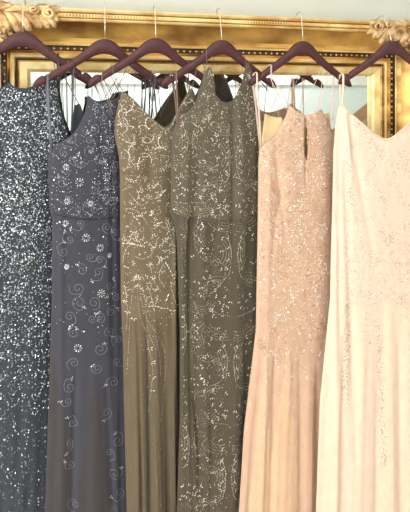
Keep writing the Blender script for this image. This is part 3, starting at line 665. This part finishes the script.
lining(4, r, c5b, [(266.5, 113.5), (262, 150)], [(284, 117.5), (290, 150)]); lining(4, r, c5b, [(322, 114), (322, 160)], [(331, 112.5), (336, 160)])
kb = Beads(g); kb.g = type('Q', (), dict(inside=lambda s, *a: True, pos=lambda s, *a: g.pos(*a), lift=lambda s, y: 0))(); kb.chain([(302, 117), (300.2, 123), (300.2, 135), (300.9, 152), (302, 163), (303.2, 152), (304.1, 135), (304.1, 123), (302.4, 117)], thr=True, r=.0009); kb.build('keyhole_binding', rosedk, r)
b = Beads(g)
for i in range(2300):
    py = 108+R.random()**1.15*330
    fd = 1 if py < 300 else max(0, 1-(py-300)/120)**1.3
    if R.random() > fd: continue
    px = R.uniform(257, 346); a = R.uniform(0, 6.28); n = R.randint(3, 7); mi = R.choice((0, 0, 3, 1, 3, 2, 4))
    for q in range(n):
        if R.random() < .5: b.bug(px+R.gauss(0, 1.7), py+R.gauss(0, 2.0), a+R.gauss(0, .9), R.uniform(.0016, .0030), .0011, mi)
        else: b.seq(px+R.gauss(0, 1.7), py+R.gauss(0, 2.0), R.uniform(.0012, .0020), mi, .35)
for i in range(300):
    px, py = R.uniform(258, 344), R.uniform(112, 330); b.spiral(px, py, R.uniform(2, 4), 1.0, R.uniform(0, 6), R.choice((-1, 1)), gap=1.5, r=.0007, mi=2)
for x0, x1 in ((285, 299), (264, 252), (330, 336), (296, 300)):
    for q in range(60):
        t = R.random()**1.3; b.bug(x0+(x1-x0)*t+R.gauss(0, 1.6), 360+150*t, R.gauss(1.57, .6), .0024, .0011, 0)
for q in range(45): y = R.uniform(160, 440); b.seq(g.xl(y)+1.6, y, .0017, 0, .3)
o = b.build('glitter_beading', [crm, rose, rosedk, pearl, crmdk], r, smooth=False); o['kind'] = 'stuff'
strap(4, r, s5, (270, 72), (289, 106.5), .0012, back=(284, 118)); strap(4, r, s5, (269, 79), (281, 117), .0011, oA=.004, oB=-.010)
strap(4, r, s5, (255.5, 78), (260.5, 146), .0034, ribbon=True, back=(268, 116))
for a, c, w_ in (((248, 89), (258, 118), .001), ((322, 92), (304, 111), .001), ((329, 90), (319, 116), .001), ((324, 91), (319, 109), .0012), ((335, 90), (330, 114), .001), ((333, 88), (333.5, 120), .0024), ((250, 84), (259, 104), .0009)): line(4, r, s5, a, c, w_, -.004, -.004)

# ---- gown 6: cream, V neckline, tulle skirt
c6 = cloth('cream net', srgb(236, 212, 195)); c6g = cloth('ivory tulle', srgb(240, 216, 195), sheen=.4); s6 = plain('cream satin strap', srgb(250, 226, 206), .45); c6b = cloth('cream lining', srgb(248, 238, 226))
g = Garment(5, [(104, 339.5), (112, 337), (124, 335.5), (138, 334.5), (150, 333.5), (200, 332.5), (250, 331), (300, 330), (340, 326), (400, 320), (512, 316), (640, 306)],
    [(100, 462), (140, 464), (200, 458), (300, 460), (400, 470), (640, 490)],
    [(330, 112), (340, 105), (342, 105), (346, 110), (354, 118), (362, 125), (371, 133), (378, 137.5), (384, 138), (390, 134.5), (400, 126), (410, 117), (424, 104), (430, 98), (440, 104), (470, 116)], .024, .016,
    ridges=[(343, 118, 347, 165, 2.0, 2.5, .007, .004), (348, 120, 350, 150, 2, 2.5, -.006, -.004), (338, 120, 337, 300, 2.5, 3, -.004, -.005), (343, 165, 352, 420, 2.5, 4, -.005, -.004), (352, 150, 372, 270, 3, 4, -.004, -.001), (334, 240, 330, 640, 3, 6, .004, .009),
            (341, 330, 338, 640, 2, 3, -.003, -.008), (358, 330, 356, 640, 5, 8, .002, .007), (372, 360, 372, 640, 2.5, 3, -.002, -.007), (384, 300, 388, 640, 4, 7, .002, .009), (394, 330, 398, 640, 2, 3, -.003, -.008), (404, 320, 410, 640, 4, 6, .002, .008)], pleat=(310, 17, .0018, 6), sm=0)
r = gown(5, 'cream gown with V neckline and faint silver vines, at the far right')
m6 = lambda px, py: 1 if py > 300 and abs((px-368+(py-300)*.02)) > 8-(py-300)*.012 and not 340 < px < 350-(py-300)*.03 else 0
g.sheet('bodice', c6, r, None, 262, 100, 2.5, ex=0); g.sheet('skirt', [c6, c6g], r, 260, BOT, 110, 3, mfn=m6)
g.sheet('back_panel', c6b, r, None, BOT, 30, 8, back=True, top=[(330, 128), (345, 120), (384, 146), (425, 118), (470, 122)])
nb = Beads(g); nb.chain([(343, 108), (346, 111.2), (354, 119.4), (362, 126.4), (371, 134.4), (378, 139), (384, 139.5), (390, 136), (400, 127.5), (410, 118.6), (424, 105.6)], thr=True, r=.0015); nb.build('neck_binding', c5b, r)
b = Beads(g)
def cluster(px, py, sp, n, w=(0, 1, 2, 2)):
    for q in range(n):
        x, y = px+R.gauss(0, sp), py+R.gauss(0, sp*1.2); mi = R.choice(w)
        if R.random() < .5: b.seq(x, y, R.uniform(.0011, .0018), mi, .35)
        else: b.bug(x, y, R.gauss(1.2, .8), R.uniform(.0015, .0028), .0010, mi)
vines = [[(352,122),(362,135),(372,150),(384,160),(400,165)], [(345,170),(352,200),(358,240),(364,280),(372,300)], [(375,228),(384,236),(396,232),(408,218)], [(384,236),(386,250),(392,262)], [(356,290),(368,296),(382,292),(396,294),(410,290)], [(395,150),(404,170),(410,190)], [(400,240),(404,262),(398,280)],
         [(346,300),(346,330),(342,360),(344,400)], [(370,300),(372,340),(376,380),(376,420),(380,455)], [(360,175),(374,190),(380,210)], [(385,180),(398,200),(410,205)], [(350,240),(346,270),(352,295)], [(366,296),(362,320),(366,345)], [(396,294),(400,310),(412,318)], [(425,120),(430,160),(424,220),(430,300)], [(440,140),(446,220),(440,300)], [(378,250),(372,262),(380,280)]]
for v in vines:
    pts = spline([(x, y, 0) for x, y in v], 6)
    for p in pts:
        cluster(p.x, p.y, 2.2, 6)
        if R.random() < .35: b.sprig(p.x+R.gauss(0, 3), p.y+R.gauss(0, 3), R.uniform(0, 6.28), 3, R.choice((0, 1)), .0032, .0012)
        if R.random() < .25: b.spiral(p.x+R.gauss(0, 4), p.y+R.gauss(0, 4), R.uniform(2, 4), 1.1, R.uniform(0, 6), R.choice((-1, 1)), gap=1.5, r=.0007, mi=2)
for x0, x1, ya, yb in ((347, 345, 140, 400), (344, 342, 300, 390), (374, 379, 320, 465)):
    for q in range(90): t = q/90; cluster(x0+(x1-x0)*t, ya+(yb-ya)*t, 1.5, 4)
for i in range(240): cluster(R.uniform(336, 450), 112+R.random()*190, 2.2, 4)
o = b.build('silver_vine_beading', [crm, pearl, crmdk], r, smooth=False); o['kind'] = 'stuff'
strap(5, r, s6, (339, 80), (341.5, 108), .0040, ribbon=True, back=(346, 122)); strap(5, r, s6, (432, 72), (430, 100), .0040, ribbon=True, back=(430, 120))
